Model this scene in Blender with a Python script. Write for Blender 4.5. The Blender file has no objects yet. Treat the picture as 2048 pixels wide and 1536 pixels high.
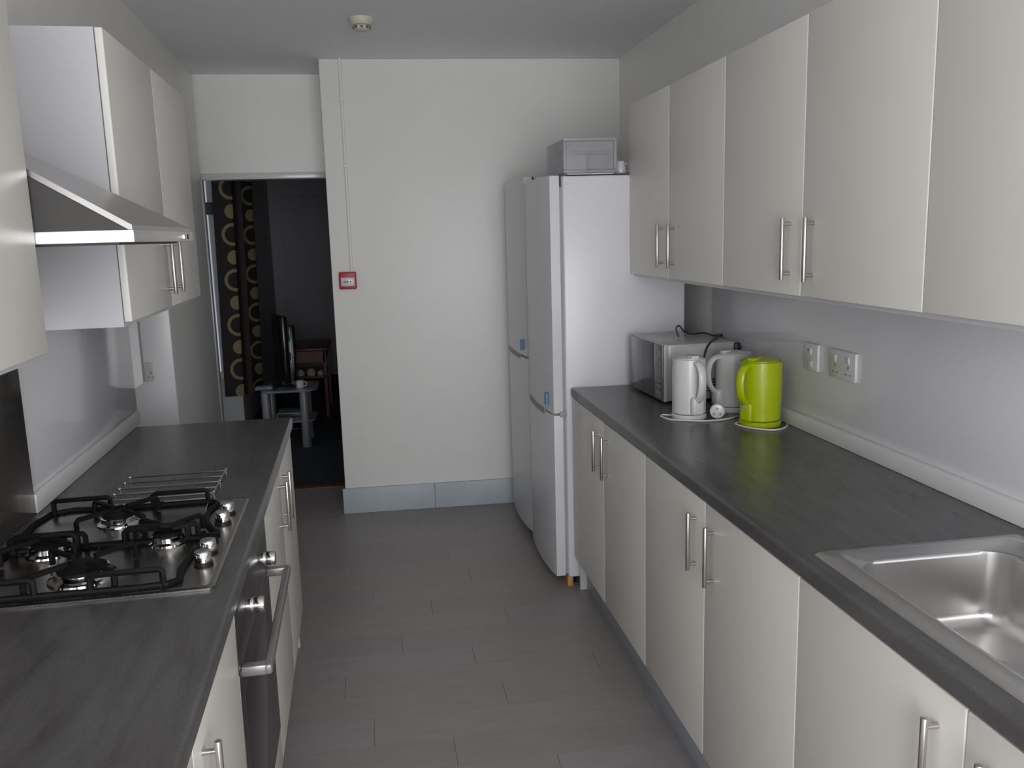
import bpy, bmesh, math, random
from mathutils import Vector, Matrix

random.seed(7)
C = bpy.context.scene.collection
SC = bpy.context.scene

# ------------------------------------------------------------------ camera
CAM_POS = Vector((0.0, -3.5262, 1.5629))
YAW, PITCH, ROLL, FPX = 0.1565, -0.1726, -0.0279, 1715.4
fw = Vector((math.sin(YAW) * math.cos(PITCH), math.cos(YAW) * math.cos(PITCH), math.sin(PITCH)))
rt = Vector((math.cos(YAW), -math.sin(YAW), 0.0))
up = rt.cross(fw)
rt2 = rt * math.cos(ROLL) + up * math.sin(ROLL)
up2 = -rt * math.sin(ROLL) + up * math.cos(ROLL)
cd = bpy.data.cameras.new('camera')
cd.sensor_fit = 'HORIZONTAL'
cd.sensor_width = 36.0
cd.lens = FPX * 36.0 / 2048.0
cd.clip_start = 0.02
cam = bpy.data.objects.new('camera', cd)
M3 = Matrix((rt2, up2, -fw)).transposed()
cam.matrix_world = Matrix.Translation(CAM_POS) @ M3.to_4x4()
C.objects.link(cam)
SC.camera = cam

# ------------------------------------------------------------------ view, world, daylight
SC.view_settings.view_transform = 'Standard'
SC.view_settings.look = 'None'
SC.view_settings.gamma = 1.0
SC.view_settings.use_curve_mapping = False
SC.view_settings.exposure = 0.0

w = bpy.data.worlds.new('overcast_sky')
SC.world = w
w.use_nodes = True
w.node_tree.nodes['Background'].inputs[0].default_value = (0.80, 0.90, 1.0, 1)
w.node_tree.nodes['Background'].inputs[1].default_value = 0.42

ad = bpy.data.lights.new('window_daylight', 'AREA')
ad.shape = 'RECTANGLE'
ad.size, ad.size_y = 1.80, 2.00
ad.energy = 108.0
ad.color = (0.985, 0.985, 1.0)
al = bpy.data.objects.new('window_daylight', ad)
al.location = (0.30, -5.03, 1.33)
al.rotation_euler = (math.radians(90), 0, 0)
C.objects.link(al)
bd_ = bpy.data.lights.new('side_window_daylight', 'AREA')
bd_.shape = 'RECTANGLE'
bd_.size, bd_.size_y = 1.20, 1.25
bd_.energy = 19.0
bd_.color = (0.985, 0.985, 1.0)
bl = bpy.data.objects.new('side_window_daylight', bd_)
bl.location = (-0.875, -4.25, 1.58)
bl.rotation_euler = (0, math.radians(-90), 0)
C.objects.link(bl)

# ------------------------------------------------------------------ materials
def mat(name, col, rough=0.5, metal=0.0, var=0.0, scale=6.0, stretch=(1, 1, 1), bump=0.0, bscale=200.0,
        spec=0.5, coat=0.0, trans=0.0, alpha=1.0, aniso=0.0, rvar=0.0):
    m = bpy.data.materials.new(name)
    m.use_nodes = True
    nt = m.node_tree
    b = nt.nodes['Principled BSDF']
    b.inputs['Base Color'].default_value = (*col, 1)
    b.inputs['Roughness'].default_value = rough
    b.inputs['Metallic'].default_value = metal
    b.inputs['Specular IOR Level'].default_value = spec
    b.inputs['Coat Weight'].default_value = coat
    b.inputs['Coat Roughness'].default_value = 0.08
    b.inputs['Transmission Weight'].default_value = trans
    b.inputs['Alpha'].default_value = alpha
    b.inputs['Anisotropic'].default_value = aniso
    if var > 0 or bump > 0 or rvar > 0:
        tc = nt.nodes.new('ShaderNodeTexCoord')
        mp = nt.nodes.new('ShaderNodeMapping')
        mp.inputs['Scale'].default_value = stretch
        nt.links.new(tc.outputs['Object'], mp.inputs['Vector'])
        n = nt.nodes.new('ShaderNodeTexNoise')
        n.inputs['Scale'].default_value = scale
        n.inputs['Detail'].default_value = 5
        n.inputs['Roughness'].default_value = 0.6
        nt.links.new(mp.outputs[0], n.inputs['Vector'])
        if var > 0:
            r = nt.nodes.new('ShaderNodeMapRange')
            r.inputs['From Min'].default_value = 0.3
            r.inputs['From Max'].default_value = 0.7
            r.inputs['To Min'].default_value = 1 - var
            r.inputs['To Max'].default_value = 1 + var
            nt.links.new(n.outputs['Fac'], r.inputs['Value'])
            mx = nt.nodes.new('ShaderNodeVectorMath')
            mx.operation = 'SCALE'
            mx.inputs[0].default_value = col
            nt.links.new(r.outputs[0], mx.inputs['Scale'])
            nt.links.new(mx.outputs[0], b.inputs['Base Color'])
        if rvar > 0:
            r2 = nt.nodes.new('ShaderNodeMapRange')
            r2.inputs['To Min'].default_value = max(0.02, rough - rvar)
            r2.inputs['To Max'].default_value = rough + rvar
            nt.links.new(n.outputs['Fac'], r2.inputs['Value'])
            nt.links.new(r2.outputs[0], b.inputs['Roughness'])
        if bump > 0:
            n2 = nt.nodes.new('ShaderNodeTexNoise')
            n2.inputs['Scale'].default_value = bscale
            n2.inputs['Detail'].default_value = 3
            nt.links.new(mp.outputs[0], n2.inputs['Vector'])
            bp = nt.nodes.new('ShaderNodeBump')
            bp.inputs['Strength'].default_value = bump
            bp.inputs['Distance'].default_value = 0.002
            nt.links.new(n2.outputs['Fac'], bp.inputs['Height'])
            nt.links.new(bp.outputs[0], b.inputs['Normal'])
    return m

M = {}
M['wall'] = mat('wall_paint', (0.86, 0.855, 0.84), 0.42, var=0.015, scale=3, bump=0.12, bscale=40)
M['gloss'] = mat('brightening_white_gloss', (0.88, 0.88, 0.90), 0.30, var=0.008, scale=3)  # only for the panel added to brighten the recess end
M['ceil'] = mat('ceiling_paint', (0.90, 0.90, 0.90), 0.8, var=0.015, scale=2, bump=0.1, bscale=30)
M['cream'] = mat('cream_door', (0.76, 0.735, 0.685), 0.38, var=0.008, scale=3)
M['edge'] = mat('cream_edge_band', (0.80, 0.79, 0.74), 0.35, var=0.01)
M['white'] = mat('white_melamine', (0.60, 0.60, 0.63), 0.22, var=0.008, scale=4)
M['fridge'] = mat('white_enamel', (0.72, 0.72, 0.75), 0.28, var=0.006, scale=3, bump=0.03, bscale=90)
M['seal'] = mat('grey_door_seal', (0.36, 0.36, 0.38), 0.6, var=0.05)
M['black'] = mat('black_plastic', (0.012, 0.012, 0.013), 0.4, var=0.1, scale=20)
M['cast'] = mat('cast_iron', (0.006, 0.006, 0.007), 0.6, var=0.2, scale=60, bump=0.2, bscale=300, spec=0.22)
M['steel'] = mat('brushed_steel', (0.56, 0.55, 0.54), 0.30, 1.0, var=0.05, scale=30, stretch=(1, 30, 1), rvar=0.06)
M['handle'] = mat('satin_nickel', (0.55, 0.53, 0.50), 0.28, 1.0, var=0.04, scale=40)
M['chrome'] = mat('polished_chrome', (0.75, 0.74, 0.72), 0.10, 1.0, var=0.03, scale=20)
M['hobsteel'] = mat('hob_steel', (0.34, 0.33, 0.315), 0.26, 1.0, var=0.06, scale=25, stretch=(30, 1, 1), rvar=0.05)
M['sink'] = mat('sink_steel', (0.69, 0.68, 0.67), 0.29, 1.0, var=0.012, scale=12, stretch=(4, 1, 1))
M['hoodlip'] = mat('hood_lip_glare_steel', (0.90, 0.89, 0.87), 0.40, 1.0, var=0.02, scale=20)  # base colour raised above the canopy steel to carry the window's glare
M['hoodsteel'] = mat('hood_steel', (0.46, 0.45, 0.44), 0.24, 1.0, var=0.04, scale=20, stretch=(1, 25, 1), rvar=0.04)
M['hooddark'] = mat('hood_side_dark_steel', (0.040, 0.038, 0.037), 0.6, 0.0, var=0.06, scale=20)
M['darksteel'] = mat('dark_reflecting_steel_splashback', (0.30, 0.275, 0.255), 0.20, 0.9, var=0.08, scale=10, stretch=(1, 1, 8), rvar=0.04)  # stainless steel, its dark reflection put into the base colour
M['ovensteel'] = mat('oven_steel', (0.20, 0.195, 0.195), 0.32, 1.0, var=0.05, scale=20, stretch=(1, 20, 1))
M['ovenglass'] = mat('oven_black_glass', (0.025, 0.025, 0.027), 0.12, var=0.05)
M['splash'] = mat('pale_grey_acrylic_splashback', (0.78, 0.78, 0.805), 0.13, var=0.01, scale=3)
M['upstand'] = mat('pale_grey_upstand', (0.82, 0.825, 0.83), 0.30, var=0.01, scale=4)
M['plinth'] = mat('blue_grey_plinth', (0.42, 0.46, 0.51), 0.4, var=0.04, scale=8)
M['skirt'] = mat('blue_grey_skirting', (0.46, 0.52, 0.57), 0.45, var=0.05, scale=8)
M['wood'] = mat('raw_pine', (0.50, 0.27, 0.09), 0.6, var=0.2, scale=20, stretch=(1, 6, 1))
M['thresh'] = mat('oak_threshold', (0.16, 0.075, 0.035), 0.5, var=0.25, scale=14, stretch=(1, 8, 1))
M['wplastic'] = mat('white_plastic', (0.66, 0.66, 0.665), 0.25, var=0.01, coat=0.15)
M['ivory'] = mat('ivory_plastic', (0.62, 0.60, 0.50), 0.45, var=0.02)
M['lime'] = mat('lime_plastic', (0.42, 0.52, 0.0), 0.33, var=0.02, coat=0.2)
M['red'] = mat('red_plastic', (0.42, 0.025, 0.035), 0.4, var=0.05)
M['blueprint'] = mat('blue_sticker', (0.10, 0.27, 0.50), 0.5, var=0.05)
M['mwside'] = mat('microwave_silver_paint', (0.52, 0.52, 0.52), 0.38, 0.0, var=0.02, scale=8)
M['mwtop'] = mat('microwave_top_paint', (0.50, 0.50, 0.495), 0.25, 0.1, var=0.02, scale=8)
M['mwglass'] = mat('microwave_door_glass', (0.075, 0.075, 0.08), 0.16, var=0.03, spec=0.8)
M['mwpanel'] = mat('microwave_control_panel', (0.19, 0.185, 0.18), 0.35, 0.3, var=0.03)
M['mwbutton'] = mat('microwave_button_grey', (0.25, 0.245, 0.24), 0.4, 0.2, var=0.03)
M['print'] = mat('dark_grey_print', (0.05, 0.05, 0.05), 0.6, var=0.05)
M['carpet'] = mat('navy_carpet', (0.035, 0.037, 0.050), 0.95, var=0.3, scale=120)
M['lounge'] = mat('lounge_wall_paint', (0.50, 0.48, 0.50), 0.8, var=0.02)
M['tvblack'] = mat('tv_gloss_black', (0.006, 0.006, 0.007), 0.2, var=0.05)
M['redwood'] = mat('red_brown_wood', (0.13, 0.04, 0.03), 0.4, var=0.25, scale=12, stretch=(8, 1, 1))
M['tglass'] = mat('frosted_table_glass', (0.22, 0.24, 0.29), 0.2, var=0.02)
M['greysteel'] = mat('grey_metal_leg', (0.26, 0.26, 0.28), 0.5, 0.4, var=0.05)

def slate():
    m = bpy.data.materials.new('dark_slate_laminate')
    m.use_nodes = True
    nt = m.node_tree
    b = nt.nodes['Principled BSDF']
    tc = nt.nodes.new('ShaderNodeTexCoord')
    mp = nt.nodes.new('ShaderNodeMapping')
    mp.inputs['Scale'].default_value = (7.0, 1.6, 4.0)
    mp.inputs['Rotation'].default_value = (0, 0, 0.12)
    nt.links.new(tc.outputs['Object'], mp.inputs[0])
    n = nt.nodes.new('ShaderNodeTexNoise')
    n.inputs['Scale'].default_value = 2.2
    n.inputs['Detail'].default_value = 8
    n.inputs['Roughness'].default_value = 0.62
    n.inputs['Distortion'].default_value = 0.6
    nt.links.new(mp.outputs[0], n.inputs['Vector'])
    n2 = nt.nodes.new('ShaderNodeTexNoise')
    n2.inputs['Scale'].default_value = 260
    nt.links.new(tc.outputs['Object'], n2.inputs['Vector'])
    mixf = nt.nodes.new('ShaderNodeMath')
    mixf.operation = 'MULTIPLY_ADD'
    mixf.inputs[1].default_value = 0.35
    nt.links.new(n2.outputs['Fac'], mixf.inputs[0])
    nt.links.new(n.outputs['Fac'], mixf.inputs[2])
    cr = nt.nodes.new('ShaderNodeValToRGB')
    e = cr.color_ramp.elements
    e[0].position = 0.42
    e[0].color = (0.052, 0.050, 0.050, 1)
    e[1].position = 0.95
    e[1].color = (0.125, 0.122, 0.122, 1)
    q = e.new(0.58)
    q.color = (0.082, 0.079, 0.080, 1)
    nt.links.new(mixf.outputs[0], cr.inputs[0])
    nt.links.new(cr.outputs[0], b.inputs['Base Color'])
    b.inputs['Roughness'].default_value = 0.27
    b.inputs['Specular IOR Level'].default_value = 0.5
    bp = nt.nodes.new('ShaderNodeBump')
    bp.inputs['Strength'].default_value = 0.10
    bp.inputs['Distance'].default_value = 0.002
    nt.links.new(mixf.outputs[0], bp.inputs['Height'])
    nt.links.new(bp.outputs[0], b.inputs['Normal'])
    return m
M['slate'] = slate()

PL = []
for i, c in enumerate([(0.290, 0.268, 0.262), (0.302, 0.280, 0.276), (0.276, 0.260, 0.258), (0.298, 0.272, 0.261), (0.290, 0.276, 0.277)]):
    PL.append(mat('grey_vinyl_plank_tone_%s' % 'abcde'[i], c, 0.40, var=0.08, scale=5, stretch=(1.2, 7, 1), bump=0.05, bscale=60, rvar=0.06))
M['grout'] = mat('floor_joint', (0.19, 0.175, 0.17), 0.7, var=0.05)

def clear_plastic():
    m = bpy.data.materials.new('clear_box_plastic')
    m.use_nodes = True
    nt = m.node_tree
    b = nt.nodes['Principled BSDF']
    b.inputs['Base Color'].default_value = (0.66, 0.66, 0.67, 1)
    b.inputs['Roughness'].default_value = 0.22
    tr = nt.nodes.new('ShaderNodeBsdfTransparent')
    tr.inputs[0].default_value = (0.90, 0.90, 0.93, 1)
    mx = nt.nodes.new('ShaderNodeMixShader')
    mx.inputs[0].default_value = 0.34
    nt.links.new(tr.outputs[0], mx.inputs[1])
    nt.links.new(b.outputs[0], mx.inputs[2])
    nt.links.new(mx.outputs[0], nt.nodes['Material Output'].inputs[0])
    return m
M['clear'] = clear_plastic()

def glass_pane():
    m = bpy.data.materials.new('window_glass')
    m.use_nodes = True
    nt = m.node_tree
    g = nt.nodes.new('ShaderNodeBsdfGlossy')
    g.inputs['Roughness'].default_value = 0.02
    tr = nt.nodes.new('ShaderNodeBsdfTransparent')
    fr = nt.nodes.new('ShaderNodeFresnel')
    mx = nt.nodes.new('ShaderNodeMixShader')
    nt.links.new(fr.outputs[0], mx.inputs[0])
    nt.links.new(tr.outputs[0], mx.inputs[1])
    nt.links.new(g.outputs[0], mx.inputs[2])
    nt.links.new(mx.outputs[0], nt.nodes['Material Output'].inputs[0])
    return m
M['glass'] = glass_pane()

def curtain_mat():
    """brown cloth printed with alternating gold rings and discs (UV in metres of cloth)"""
    m = bpy.data.materials.new('brown_cloth_gold_rings')
    m.use_nodes = True
    nt = m.node_tree
    b = nt.nodes['Principled BSDF']
    L = nt.links.new
    def math_(op, a, c=None, v=None, cl=False):
        n = nt.nodes.new('ShaderNodeMath')
        n.operation = op
        n.use_clamp = cl
        for k, s in enumerate((a, c, v)):
            if s is None:
                continue
            if isinstance(s, (int, float)):
                n.inputs[k].default_value = s
            else:
                L(s, n.inputs[k])
        return n.outputs[0]
    uv = nt.nodes.new('ShaderNodeUVMap')
    sp = nt.nodes.new('ShaderNodeSeparateXYZ')
    L(uv.outputs[0], sp.inputs[0])
    PU, PV = 0.60, 0.335
    uu = math_('SUBTRACT', math_('MODULO', sp.outputs[0], PU), PU / 2)
    def ringdist(off):
        vv = math_('SUBTRACT', math_('MODULO', math_('ADD', sp.outputs[1], 5 * PV + off), PV), PV / 2)
        return math_('SQRT', math_('ADD', math_('MULTIPLY', uu, uu), math_('MULTIPLY', vv, vv)))
    d1 = ringdist(0.0)
    ring = math_('LESS_THAN', math_('ABSOLUTE', math_('SUBTRACT', d1, 0.071)), 0.012)
    d2 = ringdist(PV / 2)
    disc = math_('LESS_THAN', d2, 0.052)
    f = math_('ADD', ring, disc, cl=True)
    mx = nt.nodes.new('ShaderNodeMix')
    mx.data_type = 'RGBA'
    L(f, mx.inputs[0])
    mx.inputs[6].default_value = (0.018, 0.012, 0.010, 1)
    mx.inputs[7].default_value = (0.25, 0.20, 0.105, 1)
    L(mx.outputs[2], b.inputs['Base Color'])
    b.inputs['Roughness'].default_value = 0.8
    return m
M['curtain'] = curtain_mat()

# ------------------------------------------------------------------ mesh helpers
class MB:
    """collects shapes into one bmesh"""
    def __init__(s):
        s.bm = bmesh.new()
    def box(s, x0, x1, y0, y1, z0, z1, bev=0.0, seg=2):
        b2 = bmesh.new()
        bmesh.ops.create_cube(b2, size=1.0)
        for v in b2.verts:
            v.co = Vector(((x0 + x1) / 2 + v.co.x * (x1 - x0), (y0 + y1) / 2 + v.co.y * (y1 - y0), (z0 + z1) / 2 + v.co.z * (z1 - z0)))
        if bev > 0:
            bmesh.ops.bevel(b2, geom=b2.edges[:], offset=bev, segments=seg, profile=0.5, affect='EDGES')
        s._add(b2)
        return s
    def _add(s, b2):
        me = bpy.data.meshes.new('tmp')
        b2.to_mesh(me)
        b2.free()
        s.bm.from_mesh(me)
        bpy.data.meshes.remove(me)
    def cyl(s, p0, p1, r, n=16, r1=None, bev=0.0):
        p0, p1 = Vector(p0), Vector(p1)
        d = p1 - p0
        b2 = bmesh.new()
        bmesh.ops.create_cone(b2, cap_ends=True, segments=n, radius1=r, radius2=r if r1 is None else r1, depth=d.length)
        if bev > 0:
            ed = [e for e in b2.edges if any(len(f.verts) > 4 for f in e.link_faces)]
            bmesh.ops.bevel(b2, geom=ed, offset=bev, segments=2, profile=0.5, affect='EDGES')
        q = Vector((0, 0, 1)).rotation_difference(d.normalized()).to_matrix().to_4x4()
        bmesh.ops.transform(b2, matrix=Matrix.Translation((p0 + p1) / 2) @ q, verts=b2.verts)
        s._add(b2)
        return s
    def sphere(s, p, r, n=10, sz=1.0):
        b2 = bmesh.new()
        bmesh.ops.create_uvsphere(b2, u_segments=n * 2, v_segments=n, radius=r)
        bmesh.ops.transform(b2, matrix=Matrix.Translation(p) @ Matrix.Diagonal((1, 1, sz, 1)), verts=b2.verts)
        s._add(b2)
        return s
    def lathe(s, prof, n=28, c=(0, 0), sx=1.0, sy=1.0, rot=0.0):
        """prof: list of (r, z), closed at r=0 ends"""
        rings = []
        for r, z in prof:
            if r < 1e-6:
                rings.append([s.bm.verts.new((c[0], c[1], z))])
            else:
                ring = []
                for k in range(n):
                    a = 2 * math.pi * k / n
                    x, y = r * math.cos(a) * sx, r * math.sin(a) * sy
                    ring.append(s.bm.verts.new((c[0] + x * math.cos(rot) - y * math.sin(rot), c[1] + x * math.sin(rot) + y * math.cos(rot), z)))
                rings.append(ring)
        for a, b in zip(rings, rings[1:]):
            for k in range(n):
                k2 = (k + 1) % n
                if len(a) == 1 and len(b) > 1:
                    s.bm.faces.new((a[0], b[k2], b[k]))
                elif len(b) == 1 and len(a) > 1:
                    s.bm.faces.new((a[k], a[k2], b[0]))
                elif len(a) > 1:
                    s.bm.faces.new((a[k], a[k2], b[k2], b[k]))
        return s
    def tube(s, pts, r, n=10, rx=None, closed=False):
        """sweep of an (optionally elliptical) section along points; smoothed by Catmull-Rom beforehand if wanted"""
        pts = [Vector(p) for p in pts]
        m = len(pts)
        rings = []
        up_ = Vector((0.0123, 0.0311, 1.0)).normalized()
        prev = None
        for i, p in enumerate(pts):
            t = (pts[min(i + 1, m - 1)] - pts[max(i - 1, 0)]).normalized()
            a = up_ if prev is None else prev
            a = (a - t * a.dot(t))
            if a.length < 1e-4:
                a = Vector((1, 0, 0)) - t * t.x
            a.normalize()
            prev = a
            b = t.cross(a)
            rr = r[i] if isinstance(r, (list, tuple)) else r
            r2 = rr if rx is None else rx
            rings.append([s.bm.verts.new(p + a * rr * math.cos(2 * math.pi * k / n) + b * r2 * math.sin(2 * math.pi * k / n)) for k in range(n)])
        for a, b in zip(rings, rings[1:]):
            for k in range(n):
                k2 = (k + 1) % n
                s.bm.faces.new((a[k], a[k2], b[k2], b[k]))
        s.bm.faces.new(list(reversed(rings[0])))
        s.bm.faces.new(rings[-1])
        return s
    def prism(s, poly, axis, a0, a1):
        """poly: 2-D outline; axis 'y': outline (x,z); axis 'x': (y,z); axis 'z': (x,y)"""
        def P(u, v, a):
            return {'y': (u, a, v), 'x': (a, u, v), 'z': (u, v, a)}[axis]
        A = [s.bm.verts.new(P(u, v, a0)) for u, v in poly]
        B = [s.bm.verts.new(P(u, v, a1)) for u, v in poly]
        n = len(poly)
        f = [s.bm.faces.new(A), s.bm.faces.new(list(reversed(B)))]
        for k in range(n):
            f.append(s.bm.faces.new((A[k], B[k], B[(k + 1) % n], A[(k + 1) % n])))
        bmesh.ops.recalc_face_normals(s.bm, faces=f)
        return s
    def loops(s, rings, cap=True):
        R = [[s.bm.verts.new(p) for p in ring] for ring in rings]
        n = len(R[0])
        for a, b in zip(R, R[1:]):
            for k in range(n):
                k2 = (k + 1) % n
                s.bm.faces.new((a[k], a[k2], b[k2], b[k]))
        if cap:
            s.bm.faces.new(R[-1])
        return s
    def mesh(s, name, smooth=35):
        bmesh.ops.recalc_face_normals(s.bm, faces=s.bm.faces[:])
        me = bpy.data.meshes.new(name)
        if smooth:
            for f in s.bm.faces:
                f.smooth = True
            lim = math.radians(smooth)
            for e in s.bm.edges:
                if len(e.link_faces) == 2 and e.calc_face_angle(0) > lim:
                    e.smooth = False
        s.bm.to_mesh(me)
        s.bm.free()
        return me

def smooth_path(pts, k=6):
    pts = [Vector(p) for p in pts]
    P = [pts[0]] + pts + [pts[-1]]
    out = []
    for i in range(1, len(P) - 2):
        p0, p1, p2, p3 = P[i - 1:i + 3]
        for j in range(k):
            t = j / k
            out.append(0.5 * ((2 * p1) + (p2 - p0) * t + (2 * p0 - 5 * p1 + 4 * p2 - p3) * t * t + (3 * p1 - p0 - 3 * p2 + p3) * t ** 3))
    out.append(pts[-1])
    return out

def part(name, mb, m, parent=None, loc=None, smooth=35):
    me = mb.mesh(name, smooth) if isinstance(mb, MB) else mb
    if not me.materials:
        me.materials.append(m)
    o = bpy.data.objects.new(name, me)
    C.objects.link(o)
    if parent is not None:
        o.parent = parent
    if loc is not None:
        o.location = loc
    return o

def tag(o, label=None, cat=None, group=None, kind=None):
    if label: o['label'] = label
    if cat: o['category'] = cat
    if group: o['group'] = group
    if kind: o['kind'] = kind
    return o

def thing(name, label, cat, loc=(0, 0, 0), rz=0.0, group=None):
    o = bpy.data.objects.new(name, None)
    o.empty_display_size = 0.1
    C.objects.link(o)
    o.location = loc
    o.rotation_euler = (0, 0, rz)
    return tag(o, label, cat, group)

def struct(name, mb, m, label=None, parent=None, loc=None, rz=0.0):
    o = part(name, mb, m, parent, loc)
    o.rotation_euler = (0, 0, rz)
    o['kind'] = 'structure'
    if label: o['label'] = label
    return o

def copy_tree(o, parent=None):
    c = o.copy()
    C.objects.link(c)
    if parent is not None:
        c.parent = parent
    for ch in list(o.children):
        copy_tree(ch, c)
    return c

TH = 0.0222                       # the left-hand run stands slightly out of square
def LW(x, y, z=0.0):              # left-run coordinates -> world
    c, s_ = math.cos(TH), math.sin(TH)
    return (c * x - s_ * y, s_ * x + c * y, z)

# ------------------------------------------------------------------ the room
CEIL = 2.507
XW = 1.41
# floor with planks
fb = MB().box(-1.3, XW + 0.1, -5.1, 1.9, -0.06, -0.004)
floor = struct('floor', fb, M['grout'], 'grey wood-look vinyl plank floor of the kitchen')
PW, PLN, GAP = 0.1524, 0.914, 0.0006
row = 0
y = -5.0
offs = [0.0, 0.52, 0.23, 0.71, 0.38, 0.11, 0.60]
cache = {}
while y < 1.88:
    y1 = min(y + PW, 1.895)
    xr = XW
    xl = -0.98
    xa = 0.126 - 0.914 * 2 + offs[row % 7] * PLN - 0.30
    while xa < xr:
        a, b = max(xa, xl), min(xa + PLN, xr)
        if b - a > 0.05:
            key = (round(b - a, 4), round(y1 - y, 4), random.randrange(5))
            if key not in cache:
                L_, W_ = key[0], key[1]
                cache[key] = MB().box(GAP, L_ - GAP, GAP, W_ - GAP, -0.004, 0.0).mesh('plank', 0)
                cache[key].materials.append(PL[key[2]])
            o = part('plank', cache[key], None, floor, (a, y, 0))
        xa += PLN
    y = y1
    row += 1

struct('ceiling', MB().box(-1.5, XW + 0.12, -5.15, 1.9, CEIL, CEIL + 0.1), M['ceil'], 'plain white painted ceiling')
struct('wall_right', MB().box(XW, XW + 0.12, -5.15, 1.5, 0, CEIL), M['wall'], 'white painted wall behind the right-hand cabinets')
# chimney-breast wall straight ahead, slightly out of square
struct('wall_far', MB().box(-0.222, 1.75, 1.331, 1.80, 0, CEIL, 0.006, 2), M['wall'], 'white painted wall straight ahead with the red call point', rz=-0.0284 * 0.0)
bpy.data.objects['wall_far'].matrix_world = Matrix.Translation((0, 1.331, 0)) @ Matrix.Rotation(-0.0284, 4, 'Z') @ Matrix.Translation((0, -1.331, 0))
sk = MB().box(-0.236, 0.29, 1.315, 1.3312, 0, 0.149, 0.003).box(0.2915, 1.40, 1.315, 1.3312, 0, 0.149, 0.003)
struct('baseboard_far', sk, M['skirt'], 'tall blue-grey skirting board under the wall straight ahead')
bpy.data.objects['baseboard_far'].matrix_world = bpy.data.objects['wall_far'].matrix_world.copy()
# left wall: near part, recess, far part
lw = MB().box(-1.30, -0.91, -3.58, -0.125, 0, CEIL).box(-1.30, -0.91, -5.3, -4.92, 0, CEIL)
lw.box(-1.30, -0.91, -4.92, -3.58, 0, 0.90).box(-1.30, -0.91, -4.92, -3.58, 2.24, CEIL)
lw.box(-1.30, -1.20, -0.125, 0.60, 0, 2.04)
lw.box(-1.30, -0.91, -0.125, 0.60, 2.04, CEIL)
lw.box(-1.30, -0.91, 0.60, 1.79, 0, CEIL)
struct('wall_left', lw, M['wall'], 'white painted wall behind the hob run with a deep recess past the worktop', rz=TH)
# alcove wall with the doorway
aw = MB().box(-1.30, -0.962, 1.793, 1.90, 0, CEIL).box(-0.962, -0.1, 1.793, 1.90, 1.955, CEIL)
struct('wall_alcove', aw, M['wall'], 'white painted wall above and beside the doorway')
dr = MB().box(-0.962, -0.946, 1.7915, 1.85, 0, 1.955, 0.002).box(-0.946, -0.15, 1.778, 1.91, 1.922, 1.957, 0.003)
struct('door_1', dr, M['wplastic'], 'white painted frame of the open doorway to the dark lounge')
struct('trim_1', MB().box(-0.93, -0.18, 1.892, 1.96, -0.004, 0.006, 0.003), M['thresh'], 'dark wooden threshold strip in the doorway')
# rear wall (behind the camera) with the window that lights the room
rw = MB().box(-1.2, XW, -5.12, -5.0, 0, 0.32).box(-1.2, XW, -5.12, -5.0, 2.34, CEIL)
rw.box(-1.2, -0.62, -5.12, -5.0, 0.32, 2.34).box(1.22, XW, -5.12, -5.0, 0.32, 2.34)
struct('wall_rear', rw, M['wall'], 'white painted wall behind the viewer with the window')
wf = MB()
for a in ((-0.62, -0.57, 0.32, 2.34), (1.17, 1.22, 0.32, 2.34), (0.28, 0.32, 0.37, 2.29), (-0.57, 1.17, 0.32, 0.37), (-0.57, 1.17, 2.29, 2.34)):
    wf.box(a[0], a[1], -5.0, -4.95, a[2], a[3], 0.004)
w1 = struct('window_1', wf, M['wplastic'], 'white framed window behind the viewer')
for x0, x1 in ((-0.57, 0.28), (0.32, 1.17)):
    part('pane', MB().box(x0, x1, -4.977, -4.973, 0.37, 2.29), M['glass'], w1)

w3f = MB().box(-0.955, -0.915, -4.92, -4.87, 0.90, 2.24, 0.004).box(-0.955, -0.915, -3.63, -3.58, 0.90, 2.24, 0.004)
w3f.box(-0.955, -0.915, -4.87, -3.63, 0.90, 0.95, 0.004).box(-0.955, -0.915, -4.87, -3.63, 2.19, 2.24, 0.004)
w3 = struct('window_3', w3f, M['wplastic'], 'white framed side window behind the viewer', rz=TH)
part('pane', MB().box(-0.940, -0.936, -4.87, -3.63, 0.95, 2.19), M['glass'], w3)
# panel added over the recess end wall to brighten it, facing the viewer
struct('added_panel', MB().box(-1.20, -0.9105, 0.588, 0.60, 0.0, 2.04, 0.001), M['gloss'], 'added white gloss panel brightening the end of the recess past the worktop', rz=TH)

# ------------------------------------------------------------------ the lounge beyond the doorway
struct('floor', MB().box(-3.2, 1.6, 1.9, 6.8, -0.05, 0.0), M['carpet'], 'dark navy carpet of the lounge beyond the doorway')
struct('ceiling', MB().box(-3.2, 1.6, 1.9, 6.8, CEIL, CEIL + 0.1), M['lounge'], 'ceiling of the dark lounge')
struct('wall_lounge_far', MB().box(-1.2, 1.6, 6.7, 6.8, 0, CEIL), M['lounge'], 'dim grey far wall of the lounge')
struct('door_2', MB().box(-0.98, -0.02, 6.655, 6.7, 0, 2.06, 0.004).cyl((-0.55, 6.62, 1.03), (-0.55, 6.655, 1.03), 0.025), M['lounge'], 'dim grey door in the far wall of the lounge')
struct('wall_lounge_right', MB().box(1.5, 1.6, 1.9, 6.8, 0, CEIL), M['lounge'], 'dim right-hand wall of the lounge')
lww = MB().box(-1.22, -1.12, 3.47, 6.7, 0, CEIL)
lww.box(-3.2, -1.06, 3.38, 3.47, 0, 0.50).box(-3.2, -1.06, 3.38, 3.47, 2.15, CEIL).box(-3.2, -1.80, 3.38, 3.47, 0.50, 2.15)
lww.box(-3.2, -3.1, 1.9, 3.47, 0, CEIL)
struct('wall_lounge_left', lww, M['lounge'], 'dim wall of the lounge around the curtained window')
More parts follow.
